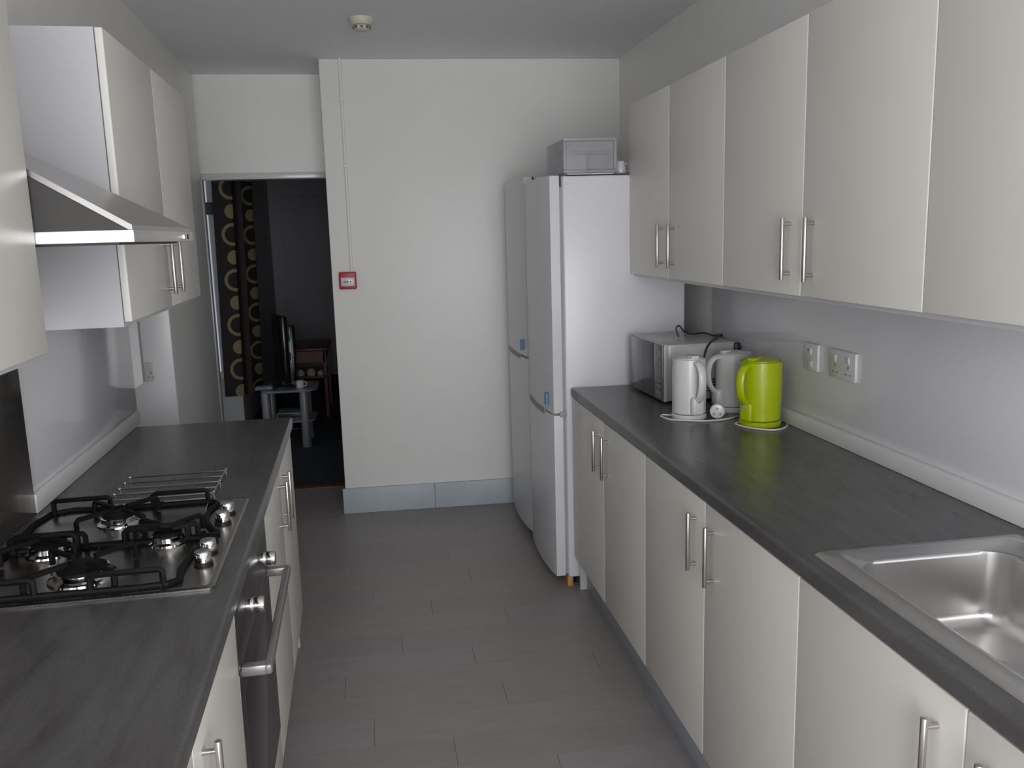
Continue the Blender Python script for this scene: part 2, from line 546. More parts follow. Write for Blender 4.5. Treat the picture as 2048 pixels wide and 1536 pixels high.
w2f = MB().box(-1.80, -1.06, 3.40, 3.45, 0.50, 0.56, 0.004).box(-1.80, -1.06, 3.40, 3.45, 2.09, 2.15, 0.004)
w2f.box(-1.80, -1.74, 3.40, 3.45, 0.56, 2.09, 0.004).box(-1.12, -1.06, 3.40, 3.45, 0.56, 2.09, 0.004)
w2 = struct('window_2', w2f, M['wplastic'], 'white framed lounge window showing left of the curtain')
part('glazing_bar', MB().box(-1.74, -1.12, 3.395, 3.455, 1.775, 1.865, 0.004), M['print'], w2)
part('pane', MB().box(-1.74, -1.12, 3.423, 3.427, 0.56, 1.775), M['glass'], w2)
part('pane', MB().box(-1.74, -1.12, 3.423, 3.427, 1.865, 2.09), M['glass'], w2)

def curtain(name, label, plan, z0, z1, vph):
    """hanging cloth along plan points (x, y, u); u and the height are metres of printed cloth"""
    bm = bmesh.new()
    uvl = bm.loops.layers.uv.new('UVMap')
    sm = smooth_path(plan, 7)
    zs = [z0, z0 + 0.03, (z0 + z1) / 2, z1]
    sh = [-0.030, -0.028, -0.010, 0.008]
    for th in (0.0, 0.003):
        V = [[bm.verts.new((p.x + s_, p.y + th, z)) for p in sm] for z, s_ in zip(zs, sh)]
        for r_ in range(len(zs) - 1):
            for k in range(len(sm) - 1):
                f = bm.faces.new((V[r_][k], V[r_][k + 1], V[r_ + 1][k + 1], V[r_ + 1][k]))
                f.smooth = True
                for lp, (uu, vv) in zip(f.loops, ((sm[k].z, zs[r_]), (sm[k + 1].z, zs[r_]), (sm[k + 1].z, zs[r_ + 1]), (sm[k].z, zs[r_ + 1]))):
                    lp[uvl].uv = (uu, vv + vph)
    me = bpy.data.meshes.new(name)
    bm.to_mesh(me)
    bm.free()
    o = part(name, me, M['curtain'])
    return tag(o, label, 'curtain', 'lounge curtains')
curtain('curtain', 'brown lounge curtain with gold rings and discs, nearer the doorway frame',
        [(-1.122, 3.13, 0.168), (-1.06, 3.135, 0.232), (-0.996, 3.15, 0.299), (-0.986, 3.165, 0.312), (-1.01, 3.19, 0.36), (-1.0, 3.215, 0.62), (-0.965, 3.195, 0.655), (-0.925, 3.190, 0.695)], 0.41, 2.30, -0.1115)
curtain('curtain', 'brown lounge curtain with gold rings, partly hidden behind the nearer curtain',
        [(-1.11, 4.27, 0.19), (-1.05, 4.28, 0.252), (-1.005, 4.30, 0.301), (-0.991, 4.33, 0.33), (-1.018, 4.37, 0.40), (-1.05, 4.41, 0.62)], 0.24, 2.40, -0.1115)
tag(part('curtain_pole', MB().cyl((-1.75, 3.24, 2.33), (-0.86, 3.24, 2.33), 0.012).sphere((-0.85, 3.24, 2.33), 0.026), M['black']), 'dark curtain pole above the lounge window', 'pole')

# TV stand, TV and things around it (all in the dark)
t = thing('television_stand', 'low glass television stand with grey metal legs in the dark lounge', 'stand', (-0.69, 3.2, 0))
def rrect(x0, x1, y0, y1, r, z, n=6):
    out = []
    for cx, cy, a0 in ((x1 - r, y1 - r, 0), (x0 + r, y1 - r, 90), (x0 + r, y0 + r, 180), (x1 - r, y0 + r, 270)):
        for k in range(n + 1):
            a = math.radians(a0 + 90 * k / n)
            out.append((cx + r * math.cos(a), cy + r * math.sin(a), z))
    return out
def slab(x0, x1, y0, y1, r, z0, z1):
    mb = MB()
    mb.loops([list(reversed(rrect(x0, x1, y0, y1, r, z0))), list(reversed(rrect(x0, x1, y0, y1, r, z1)))])
    mb.bm.faces.new([mb.bm.verts[i] for i in []] or list(reversed(list(mb.bm.verts)[:28])))
    return mb
part('table_top', slab(-0.19, 0.23, -0.21, 0.22, 0.10, 0.440, 0.455), M['tglass'], t)
part('shelf', slab(-0.17, 0.20, -0.17, 0.20, 0.08, 0.20, 0.212), M['tglass'], t)
for lx_, ly_ in ((0.125, -0.14), (-0.155, -0.14), (0.125, 0.16), (-0.155, 0.16)):
    part('leg', MB().cyl((lx_, ly_, 0), (lx_, ly_, 0.44), 0.034, 18, bev=0.003), M['greysteel'], t)
t = thing('television', 'black flat television standing on the low glass stand', 'television', (-0.725, 3.22, 0.455), math.radians(-73))
part('screen_housing', MB().box(-0.20, 0.20, -0.02, 0.02, 0.05, 0.55, 0.006), M['tvblack'], t)
part('stand_foot', MB().box(-0.12, 0.12, -0.07, 0.07, 0, 0.012, 0.004).box(-0.03, 0.03, -0.015, 0.015, 0.01, 0.06), M['black'], t)
t = thing('mug', 'small pale mug standing on the front corner of the glass television stand', 'mug', (-0.59, 3.10, 0.455))
part('cup_body', MB().lathe([(0, 0), (0.026, 0), (0.030, 0.004), (0.031, 0.055), (0.028, 0.055), (0.027, 0.008), (0, 0.008)], 20), M['wplastic'], t)
part('handle', MB().tube(smooth_path([(0.029, 0, 0.045), (0.046, 0, 0.04), (0.046, 0, 0.018), (0.029, 0, 0.012)]), 0.004, 8), M['wplastic'], t)
tag(part('folded_cloth', MB().box(-0.13, 0, -0.05, 0.05, 0, 0.03, 0.012, 3), M['tglass'], loc=(-0.79, 3.10, 0.4552)), 'bluish folded cloth lying on the left end of the glass stand', 'cloth')
t = thing('disc_player', 'silver grey disc player on the lower shelf of the television stand', 'player', (-0.68, 3.2, 0.212))
part('housing', MB().box(-0.10, 0.13, -0.09, 0.12, 0.0005, 0.050, 0.004), M['greysteel'], t)
part('front_panel', MB().box(-0.09, 0.12, -0.096, -0.09, 0.010, 0.044, 0.002), M['black'], t)
t = thing('speaker_tower', 'slim black speaker tower behind the television', 'speaker', (-0.73, 3.80, 0))
part('cabinet', MB().box(-0.06, 0.06, -0.10, 0.10, 0.02, 0.87, 0.008), M['tvblack'], t)
for zz in (0.78, 0.62):
    part('driver', MB().cyl((0.0, -0.104, zz), (0.0, -0.098, zz), 0.042, 20), M['black'], t)
part('chrome_strip', MB().cyl((0.035, -0.105, 0.55), (0.035, -0.105, 0.84), 0.004, 8), M['chrome'], t)
part('base', MB().box(-0.09, 0.09, -0.13, 0.13, 0, 0.02, 0.005), M['black'], t)
t = thing('side_table', 'red-brown wooden side table in the dark lounge', 'table', (-0.585, 4.25, 0))
part('table_top', MB().box(-0.17, 0.16, -0.14, 0.55, 0.60, 0.628, 0.005), M['redwood'], t)
part('apron', MB().box(-0.14, 0.13, -0.11, 0.50, 0.50, 0.60), M['redwood'], t)
part('shelf', MB().box(-0.14, 0.13, -0.11, 0.50, 0.36, 0.378), M['redwood'], t)
for sx_ in (-0.14, 0.115):
    for sy_ in (-0.11, 0.485):
        part('leg', MB().box(sx_, sx_ + 0.025, sy_, sy_ + 0.025, 0, 0.60), M['redwood'], t)
for k, (dx, s_) in enumerate(((-0.09, 0.03), (0.0, 0.035), (0.08, 0.025))):
    o = part('ornament', MB().lathe([(0, 0), (s_, 0), (s_ * 1.2, s_ * 0.8), (s_ * 0.7, s_ * 1.6), (0, s_ * 1.9)], 16), M['ivory'], loc=(-0.585 + dx, 4.2, 0.3782))
    tag(o, ['small pale ornament, left one under the side table top', 'small pale ornament, middle one under the side table top', 'small pale ornament, right one under the side table top'][k], 'ornament', 'ornaments on the side table shelf')

# ------------------------------------------------------------------ kitchen cabinets
def bar_handle_mesh():
    """vertical T-bar: stands off along -X, centred on z = 0"""
    mb = MB().cyl((-0.024, 0, -0.080), (-0.024, 0, 0.080), 0.006, 16, bev=0.0012)
    for z in (-0.064, 0.064):
        mb.cyl((0.0005, 0, z), (-0.022, 0, z), 0.0045, 12)
    return mb.mesh('handle')
HM = bar_handle_mesh()
HM.materials.append(M['handle'])

def door_part(root, y0, y1, z0, z1, hy, hz, edge_gap=0.0012):
    """door whose front is the plane x = 0 (facing -X), 18 mm thick"""
    d = part('door', MB().box(0, 0.018, y0 + edge_gap, y1 - edge_gap, z0, z1, 0.0026, 3), M['cream'], root)
    d.data.materials.append(M['edge'])
    for p in d.data.polygons:
        if abs(p.normal.x) < 0.97:
            p.material_index = 1
    if hy is not None:
        part('handle', HM, M['handle'], d, (0, hy, hz))
    return d

def base_unit(label, loc, rz, wid, depth, group, end_panel=False, doors=2):
    """origin: front plane of the doors, far end, floor.  Local -Y runs along the cabinets, +X into the wall."""
    r = thing('base_cabinet', label, 'cabinet', loc, rz, group)
    c = MB()
    x0 = 0.0195
    c.box(x0, depth, -0.018, 0.0, 0.0 if end_panel else 0.15, 0.868)
    c.box(x0, depth, -wid, -wid + 0.018, 0.15, 0.868)
    c.box(x0, depth, -wid + 0.018, -0.018, 0.15, 0.168)
    c.box(depth - 0.012, depth, -wid + 0.018, -0.018, 0.168, 0.868)
    c.box(x0, x0 + 0.08, -wid + 0.018, -0.018, 0.850, 0.868)
    part('carcass', c, M['white'], r)
    m = -wid / 2
    if doors == 2:
        door_part(r, m, 0, 0.15, 0.866, m + 0.06, 0.741)
        door_part(r, -wid, m, 0.15, 0.866, m - 0.06, 0.741)
    return r

def wall_unit(label, loc, rz, wid, depth, height, group, flip=1):
    r = thing('wall_cabinet', label, 'cabinet', loc, rz, group)
    c = MB()
    x0 = 0.0195
    c.box(x0, depth, -0.018, 0.0, -0.012, height)
    c.box(x0, depth, -wid, -wid + 0.018, -0.012, height)
    c.box(x0, depth, -wid + 0.018, -0.018, -0.012, 0.006)
    c.box(x0, depth, -wid + 0.018, -0.018, height - 0.018, height)
    c.box(depth - 0.008, depth, -wid + 0.018, -0.018, 0.006, height - 0.018)
    part('carcass', c, M['white'], r)
    m = -wid / 2
    door_part(r, m, 0, 0, height, m + 0.06, 0.120)
    door_part(r, -wid, m, 0, height, m - 0.06, 0.120)
    return r

XR = 0.8167
for k, lb in enumerate(['cream two-door base cabinet next to the fridge freezers', 'cream two-door base cabinet under the middle of the right-hand worktop', 'cream two-door base cabinet under the steel sink']):
    base_unit(lb, (XR, -1.0 * k, 0), 0, 1.0, 0.545, 'base cabinets of the right-hand run', end_panel=(k == 0))
XU, ZUB, ZUT = 1.0805, 1.386, 2.073
for k, lb in enumerate(['cream two-door wall cabinet nearest the fridge freezers', 'cream two-door wall cabinet above the sockets, middle of the right-hand row', 'cream two-door wall cabinet nearest the viewer on the right']):
    wall_unit(lb, (XU, 0.036 - 1.0 * k, ZUB), 0, 1.0, XW - XU - 0.002, ZUT - ZUB, 'wall cabinets of the right-hand row')

# plinths
tag(part('plinth', MB().box(0.865, 0.88, -3.0, -0.020, 0.0, 0.148, 0.001), M['plinth']), 'blue-grey kickboard under the right-hand base cabinets', 'kickboard')
o = tag(part('plinth', MB().box(-0.405, -0.390, -2.785, -0.305, 0.0, 0.148, 0.001), M['plinth']), 'blue-grey kickboard under the oven run', 'kickboard')
o.rotation_euler.z = TH

# left run: same units turned round (local -X faces the aisle), origin at the near end
XL = -0.344
def left_base(label, ynear, wid, group, far_panel):
    r = thing('base_cabinet', label, 'cabinet', LW(XL, ynear), TH + math.pi, group)
    c = MB()
    x0, depth = 0.0195, 0.555
    c.box(x0, depth, -0.018, 0.0, 0.15, 0.868)
    c.box(x0, depth, -wid, -wid + 0.018, 0.0 if far_panel else 0.15, 0.868)
    c.box(x0, depth, -wid + 0.018, -0.018, 0.15, 0.168)
    c.box(depth - 0.012, depth, -wid + 0.018, -0.018, 0.168, 0.868)
    c.box(x0, x0 + 0.08, -wid + 0.018, -0.018, 0.850, 0.868)
    part('carcass', c, M['white'], r)
    m = -wid / 2
    door_part(r, m, 0, 0.15, 0.866, m + 0.06, 0.741)
    door_part(r, -wid, m, 0.15, 0.866, m - 0.06, 0.741)
    return r
left_base('cream two-door base cabinet beyond the oven', -1.285, 1.0, 'base cabinets of the left-hand run', True)
left_base('cream two-door base cabinet on the near side of the oven', -2.785, 0.9, 'base cabinets of the left-hand run', False)
XLU, ZLB, ZLT = -0.618, 1.377, 2.064
def left_wall_unit(label, ynear, wid):
    r = wall_unit(label, LW(XLU, ynear, ZLB), TH + math.pi, wid, 0.29, ZLT - ZLB, 'wall cabinets of the left-hand row')
    return r
left_wall_unit('cream two-door wall cabinet beyond the cooker hood', -1.285, 1.0)
left_wall_unit('cream two-door wall cabinet on the near side of the cooker hood', -2.785, 0.9)

# ------------------------------------------------------------------ worktops, upstands, splashbacks
def nose(xf, xb, z0, z1, s_=1):
    r = 0.009
    P = [(xb, z1), (xb, z0), (xf + s_ * 0.004, z0), (xf, z0 + 0.004)]
    for k in range(6):
        a = math.radians(180 - 90 * k / 5)
        P.append((xf + s_ * r + s_ * r * math.cos(a), z1 - r + r * math.sin(a)))
    return P
WZ0, WZ1 = 0.87, 0.908
# sink opening: x 0.872..1.295, y -2.93..-2.005
wt = MB().prism(nose(0.8118, 0.872, WZ0, WZ1), 'y', -3.02, 0.004)
wt.box(0.872, 1.374, -2.005, 0.004, WZ0, WZ1).box(1.295, 1.374, -2.93, -2.005, WZ0, WZ1).box(0.872, 1.374, -3.02, -2.93, WZ0, WZ1)
tag(part('worktop', wt, M['slate']), 'dark grey slate-effect worktop with kettles, microwave and sink', 'worktop')
lt = MB().prism(nose(-0.3340, -0.40, WZ0, WZ1, -1), 'y', -2.80, -0.265)
lt.box(-0.90, -0.40, -2.80, -0.265, WZ0, WZ1)
o = tag(part('worktop', lt, M['slate']), 'dark grey slate-effect worktop under the gas hob', 'worktop')
o.rotation_euler.z = TH
tag(part('upstand', MB().box(1.353, 1.3735, -3.02, -0.16, WZ1 + 0.0005, 0.957, 0.002), M['upstand']), 'pale grey upstand along the back of the kettle worktop', 'upstand')
o = tag(part('upstand', MB().box(-0.899, -0.885, -1.283, -0.20, WZ1 + 0.0005, 0.957, 0.002), M['upstand']), 'pale grey upstand along the wall beyond the hob', 'upstand')
o.rotation_euler.z = TH
tag(part('splashback', MB().box(1.374, 1.4095, -3.02, -0.165, 0.9085, 1.372, 0.0015), M['splash']), 'glossy pale grey splashback panel under the right-hand wall cabinets', 'splashback')
o = tag(part('splashback', MB().box(-0.9095, -0.900, -1.283, -0.175, 0.9085, 1.364, 0.0015), M['splash']), 'glossy pale grey splashback panel between the hob and the recess', 'splashback')
o.rotation_euler.z = TH
o = tag(part('splashback', MB().box(-0.9095, -0.889, -1.8845, -1.2845, 0.9085, 1.553, 0.0015), M['darksteel']), 'dark stainless steel splashback behind the gas hob', 'splashback')
o.rotation_euler.z = TH
o = tag(part('splashback', MB().box(-0.9095, -0.900, -2.80, -1.886, 0.9085, 1.364, 0.0015), M['splash']), 'glossy pale grey splashback panel on the near side of the hob', 'splashback')
o.rotation_euler.z = TH
# white boxed trunking at the end of the left splashback
tk = MB().prism([(-0.9095, 1.030), (-0.870, 1.055), (-0.870, 1.364), (-0.9095, 1.364)], 'y', -0.172, -0.135)
o = tag(part('trunking', tk, M['wplastic']), 'white boxed trunking on the wall where the left splashback ends', 'trunking')
o.rotation_euler.z = TH

# ------------------------------------------------------------------ sockets
def socket(label, loc, rz, wid, double=True):
    """plate on a wall, local +Y out of the wall... faces local -X; origin at the wall"""
    r = thing('wall_socket', label, 'socket', loc, rz)
    part('plate', MB().box(-0.011, 0.0, -wid / 2, wid / 2, -0.043, 0.043, 0.003), M['wplastic'], r)
    n = 2 if double else 1
    for k in range(n):
        cy = 0 if n == 1 else (-0.036 + 0.072 * k)
        part('rocker_switch', MB().box(-0.0145, -0.0105, cy - 0.006, cy + 0.006, 0.008, 0.028, 0.001), M['wplastic'], r)
        if double:
            part('pin_slots', MB().box(-0.0114, -0.0105, cy - 0.002, cy + 0.002, -0.008, 0.001).box(-0.0114, -0.0105, cy - 0.014, cy - 0.008, -0.026, -0.022).box(-0.0114, -0.0105, cy + 0.008, cy + 0.014, -0.026, -0.022), M['print'], r)
        else:
            part('fuse_holder', MB().box(-0.0135, -0.0105, -0.012, 0.012, -0.030, -0.012, 0.001), M['wplastic'], r)
            part('indicator', MB().cyl((-0.0125, 0.016, 0.022), (-0.0105, 0.016, 0.022), 0.003, 10), M['print'], r)
    return r
socket('white single switched wall socket, the left one above the kettles', (1.374, -1.005, 1.152), 0, 0.086, False)
socket('white double wall socket, the right one above the worktop', (1.374, -1.190, 1.152), 0, 0.146, True)
socket('white wall socket on the bright end wall of the recess', (-1.0582, 0.5645, 0.99), math.pi / 2 + TH, 0.086, True)

# ------------------------------------------------------------------ fridge freezers
def fridge(label, y0, y1, split, top, wedge=False):
    r = thing('fridge_freezer', label, 'fridge', (0.735, (y0 + y1) / 2, 0), 0, 'fridge freezers')
    hw = (y1 - y0) / 2
    part('body', MB().box(0.058, 0.592, -hw, hw, 0.045, top, 0.008, 3), M['fridge'], r)
    part('gasket', MB().box(0.044, 0.059, -hw + 0.008, hw - 0.008, 0.062, split - 0.008).box(0.044, 0.059, -hw + 0.008, hw - 0.008, split + 0.008, top - 0.006), M['seal'], r)
    def door_mesh(z0, z1):
        P = []
        n = 14
        for k in range(n + 1):
            t_ = -1 + 2 * k / n
            x = -0.020 * (1 - t_ * t_) + 0.004 * abs(t_) ** 12
            P.append((x, t_ * hw))
        P += [(0.044, hw), (0.044, -hw)]
        mb = MB().prism(P, 'z', z0, z1)
        ed = [e for e in mb.bm.edges if abs(e.verts[0].co.z - e.verts[1].co.z) < 1e-6]
        bmesh.ops.bevel(mb.bm, geom=ed, offset=0.004, segments=2, profile=0.5, affect='EDGES')
        return mb
    lo = part('lower_door', door_mesh(0.055, split - 0.004), M['fridge'], r)
    hi = part('upper_door', door_mesh(split + 0.004, top + 0.002), M['fridge'], r)
    def slot(z0, z1):
        P = []
        Q = []
        for k in range(11):
            t_ = -0.62 + 1.24 * k / 10
            x = -0.020 * (1 - t_ * t_)
            P.append((x - 0.0022, t_ * hw))
            Q.append((x + 0.002, t_ * hw))
        return MB().prism(P + Q[::-1], 'z', z0, z1)
    part('handle', slot(split - 0.017, split + 0.007), M['seal'], hi)
    stk = MB().box(-0.0195, -0.010, -hw + 0.055, -hw + 0.085, split + 0.035, split + 0.085)
    part('sticker', stk, M['blueprint'], hi)
    part('hinge', MB().box(0.030, 0.060, -hw - 0.006, -hw + 0.02, split - 0.012, split + 0.014, 0.003), M['seal'], r)
    part('top_hinge', MB().box(0.044, 0.052, -hw - 0.002, -hw + 0.01, top - 0.045, top + 0.001), M['print'], r)
    part('rear_trim', MB().box(0.28, 0.585, -hw + 0.004, hw - 0.004, top, top + 0.006), M['print'], r)
    for fx in (0.09, 0.55):
        for fy in (-hw + 0.06, hw - 0.06):
            part('foot', MB().cyl((fx, fy, 0.0), (fx, fy, 0.046), 0.016, 12), M['black'], r)
    return r
fridge('white fridge freezer beside the worktop with a clear box on top', 0.022, 0.598, 0.791, 1.795)
fridge('white fridge freezer further back, against the far wall', 0.628, 1.206, 0.955, 1.832)
tag(part('wooden_block', MB().box(0.790, 0.814, 0.030, 0.12, 0.0, 0.0448, 0.002), M['wood']), 'small raw pine block wedged under the nearest fridge freezer', 'block')

# clear storage drawer on top of the fridge
t = thing('storage_box', 'clear plastic drawer box standing on the nearest fridge freezer', 'box', (0.81, 0.05, 1.801))
sh = MB()
sh.box(0.0, 0.222, 0.010, 0.36, 0.004, 0.010).box(0.0, 0.006, 0.010, 0.36, 0.010, 0.142).box(0.216, 0.222, 0.010, 0.36, 0.010, 0.142)
sh.box(0.006, 0.216, 0.354, 0.36, 0.010, 0.142).box(0.0, 0.222, 0.010, 0.36, 0.142, 0.147)
part('shell', sh, M['clear'], t)
fr = MB().box(-0.004, 0.226, -0.002, 0.012, 0.135, 0.149, 0.003).box(-0.004, 0.226, -0.002, 0.012, 0.006, 0.020, 0.003)
fr.box(-0.004, 0.010, -0.002, 0.012, 0.020, 0.135, 0.003).box(0.212, 0.226, -0.002, 0.012, 0.020, 0.135, 0.003)
part('front_frame', fr, M['clear'], t)
dw = part('drawer', MB().box(0.011, 0.211, 0.004, 0.007, 0.021, 0.134).box(0.03, 0.19, -0.006, 0.004, 0.082, 0.090, 0.002), M['clear'], t)
part('runner', MB().box(0.012, 0.215, 0.0, 0.35, 0.0, 0.0045), M['wplastic'], t)
tag(part('plastic_tub', MB().box(0, 0.10, 0, 0.18, 0, 0.095, 0.012, 3).box(-0.004, 0.104, -0.004, 0.184, 0.095, 0.103, 0.003), M['wplastic'], loc=(0.825, 0.12, 1.8115)), 'white lidded tub inside the left of the clear drawer box', 'tub')
tag(part('plastic_tub', MB().box(0, 0.075, 0, 0.16, 0, 0.085, 0.012, 3).box(-0.004, 0.079, -0.004, 0.164, 0.085, 0.093, 0.003), M['seal'], loc=(0.940, 0.12, 1.8115)), 'grey lidded tub inside the right of the clear drawer box', 'tub')
t = thing('jug', 'small white plastic jug standing on the fridge beside the clear box', 'jug', (1.065, 0.10, 1.801))
part('jug_body', MB().lathe([(0, 0.0), (0.024, 0), (0.026, 0.004), (0.021, 0.040), (0.016, 0.055), (0.014, 0.055), (0.012, 0.03), (0, 0.01)], 18), M['wplastic'], t)
part('handle', MB().tube(smooth_path([(0.019, 0, 0.045), (0.042, 0, 0.040), (0.040, 0, 0.014), (0.022, 0, 0.012)]), 0.005, 8), M['wplastic'], t)

# ------------------------------------------------------------------ microwave
t = thing('microwave', 'silver microwave with dark glass door facing the aisle, behind the kettles', 'microwave', (1.0635, -0.26, WZ1), 0.035)
part('housing', MB().box(0.018, 0.288, -0.186, 0.186, 0.010, 0.227, 0.004, 2), M['mwtop'], t)
part('side_panel', MB().box(0.030, 0.282, -0.1885, -0.1858, 0.022, 0.218, 0.001), M['mwside'], t)
part('front_frame', MB().box(0.0, 0.018, -0.188, 0.188, 0.008, 0.229, 0.004, 2), M['mwside'], t)
dr = part('door', MB().box(-0.006, 0.001, -0.098, 0.186, 0.012, 0.225, 0.002), M['mwglass'], t)
pn = part('control_panel', MB().box(-0.006, 0.001, -0.186, -0.101, 0.012, 0.225, 0.002), M['mwpanel'], t)
part('display', MB().box(-0.0068, -0.0058, -0.168, -0.119, 0.180, 0.205), M['mwglass'], pn)
for r_ in range(5):
    for c_ in range(2):
        part('button', MB().box(-0.0078, -0.0058, -0.168 + c_ * 0.028, -0.147 + c_ * 0.028, 0.058 + r_ * 0.022, 0.070 + r_ * 0.022, 0.0008), M['mwbutton'], pn)
part('door_button', MB().box(-0.0085, -0.0058, -0.168, -0.119, 0.022, 0.046, 0.001), M['mwbutton'], pn)
vt = MB()
for k in range(5):
    vt.box(0.165, 0.255, -0.1892, -0.1884, 0.040 + k * 0.011, 0.0455 + k * 0.011)
part('vent', vt, M['print'], t)
for fx in (0.04, 0.26):
    for fy in (-0.15, 0.15):
        part('foot', MB().cyl((fx, fy, 0), (fx, fy, 0.011), 0.012, 12), M['black'], t)
# black lead draped over the microwave
pc = smooth_path([(1.385, -0.10, 1.02), (1.383, -0.14, 1.12), (1.34, -0.20, 1.143), (1.259, -0.25, 1.147), (1.226, -0.25, 1.158), (1.204, -0.25, 1.186), (1.190, -0.25, 1.174), (1.197, -0.24, 1.1395),
                  ], 6)
t = thing('power_lead', 'black power lead looped over the top of the microwave', 'lead')
part('cable', MB().tube(smooth_path([(1.197, -0.26, 1.1395), (1.189, -0.25, 1.172), (1.202, -0.25, 1.184), (1.223, -0.25, 1.160), (1.259, -0.25, 1.148), (1.301, -0.25, 1.151), (1.340, -0.255, 1.140), (1.352, -0.275, 1.139), (1.330, -0.33, 1.139), (1.262, -0.435, 1.139), (1.228, -0.464, 1.105), (1.212, -0.472, 1.03), (1.20, -0.485, 0.95), (1.205, -0.50, 0.9125)], 6), 0.0034, 8), M['black'], t)
part('plug_end', MB().box(1.348, 1.372, -0.285, -0.268, 1.136, 1.147, 0.002), M['black'], t)
tag(part('adaptor', MB().box(0, 0.028, -0.02, 0.02, 0, 0.045, 0.004).box(0.008, 0.02, -0.032, -0.02, 0.026, 0.036, 0.002), M['black'], loc=(1.353, -0.43, 1.085)), 'small black adaptor plug beside the rear corner of the microwave', 'plug')
part('wall_mount', MB().box(0.0, 0.021, -0.01, 0.01, 0.01, 0.03), M['black'], bpy.data.objects['adaptor'], (0.0, 0, 0))

# ------------------------------------------------------------------ kettles
def kettle(label, cx, cy, ang, m, h, rb, rtp, cord, group='jug kettles'):
    """jug kettle; local +X is the handle side"""
    r = thing('kettle', label, 'kettle', (cx, cy, WZ1), ang, group)
    part('power_base', MB().lathe([(0, 0), (rb + 0.001, 0), (rb + 0.003, 0.003), (rb + 0.003, 0.014), (rb, 0.018), (0, 0.018)], 36), m, r)
    prof = [(0, 0.0195), (rb - 0.004, 0.0195), (rb + 0.001, 0.024)]
    n = 10
    for k in range(1, n + 1):
        t_ = k / n
        prof.append((rb + (rtp - rb) * t_ + 0.002 * math.sin(math.pi * t_), 0.024 + (h - 0.024) * t_))
    prof += [(rtp - 0.004, h + 0.002), (rtp - 0.006, h - 0.004), (0, h - 0.006)]
    body = MB().lathe(prof, 40)
    for v in body.bm.verts:               # pull the spout out of the upper front
        a = math.atan2(v.co.y, -v.co.x)
        tz = max(0.0, (v.co.z - h * 0.62) / (h * 0.38))
        if abs(a) < 0.55 and math.hypot(v.co.x, v.co.y) > rtp * 0.8:
            v.co.x -= 0.020 * tz ** 1.5 * math.cos(a / 0.55 * math.pi / 2)
    bd = part('jug_body', body, m, r)
    part('lid', MB().lathe([(rtp - 0.007, h - 0.005), (rtp - 0.008, h + 0.004), (rtp * 0.6, h + 0.010), (rtp * 0.3, h + 0.012), (0, h + 0.0125)], 36).box(0.012, rtp - 0.010, -0.014, 0.014, h + 0.004, h + 0.015, 0.004), m, r)
    hp = smooth_path([(rtp - 0.012, 0, h - 0.012), (rtp + 0.012, 0, h - 0.010), (rtp + 0.033, 0, h - 0.030), (rtp + 0.040, 0, h - 0.065), (rtp + 0.034, 0, h - 0.105),
                      (rb + 0.014, 0, h - 0.135), (rb - 0.004, 0, h - 0.148)], 6)
    hd = part('handle', MB().tube(hp, 0.0085, 14, rx=0.0150), m, r)
    part('handle_foot', MB().box(rb - 0.016, rb + 0.017, -0.024, 0.024, 0.0200, 0.086, 0.012, 4), m, r)
    part('switch', MB().cyl((rb + 0.013, 0, 0.070), (rb + 0.021, 0, 0.074), 0.007, 14, bev=0.001), M['seal'], r)
    if cord:
        Minv = (Matrix.Translation((cx, cy, WZ1)) @ Matrix.Rotation(ang, 4, 'Z')).inverted()
        pts = [Minv @ Vector(p) for p in cord]
        part('cord', MB().tube(smooth_path(pts, 8), 0.0032, 8), M['wplastic'], r)
    return r
CZ = WZ1 + 0.0034
kettle('white jug kettle nearest the microwave door with its handle facing forward', 1.076, -0.695, math.radians(-83), M['wplastic'], 0.211, 0.058, 0.057,
       [(1.03, -0.66, CZ), (1.00, -0.640, CZ), (0.985, -0.665, CZ), (0.998, -0.720, CZ), (1.045, -0.752, CZ), (1.10, -0.775, CZ), (1.150, -0.776, CZ), (1.20, -0.762, CZ), (1.240, -0.735, CZ)])
k2 = kettle('white jug kettle between the other white kettle and the lime green one', 1.272, -0.615, math.radians(186), M['wplastic'], 0.208, 0.058, 0.058, [(1.235, -0.655, CZ), (1.21, -0.69, CZ), (1.185, -0.715, CZ), (1.168, -0.722, WZ1 + 0.012), (1.163, -0.722, WZ1 + 0.024)])
kettle('lime green jug kettle on its base by the splashback', 1.264, -0.862, math.radians(208), M['lime'], 0.217, 0.066, 0.069,
       [(1.20, -0.83, CZ), (1.183, -0.850, CZ), (1.195, -0.900, CZ), (1.225, -0.940, CZ), (1.262, -0.966, CZ), (1.300, -0.955, CZ), (1.330, -0.925, CZ), (1.345, -0.895, CZ)])
# three-pin plug of the white kettle
ang = math.radians(186)
Mi = (Matrix.Translation((1.272, -0.615, WZ1)) @ Matrix.Rotation(ang, 4, 'Z')).inverted()
pl = MB().cyl((0, 0.006, 0), (0, -0.010, 0), 0.026, 20, bev=0.004).cyl((0, 0.006, 0), (0, 0.022, 0), 0.018, 16, r1=0.012)
po = part('plug', pl, M['wplastic'], k2)
po.matrix_local = Mi @ Matrix.Translation((1.165, -0.735, WZ1 + 0.0265)) @ Matrix.Rotation(math.radians(-20), 4, 'Z')
for px_, pz_ in ((0, 0.011), (-0.011, -0.008), (0.011, -0.008)):
    part('pin', MB().box(px_ - 0.003, px_ + 0.003, -0.022, -0.009, pz_ - 0.003, pz_ + 0.003, 0.0008), M['seal'], po)

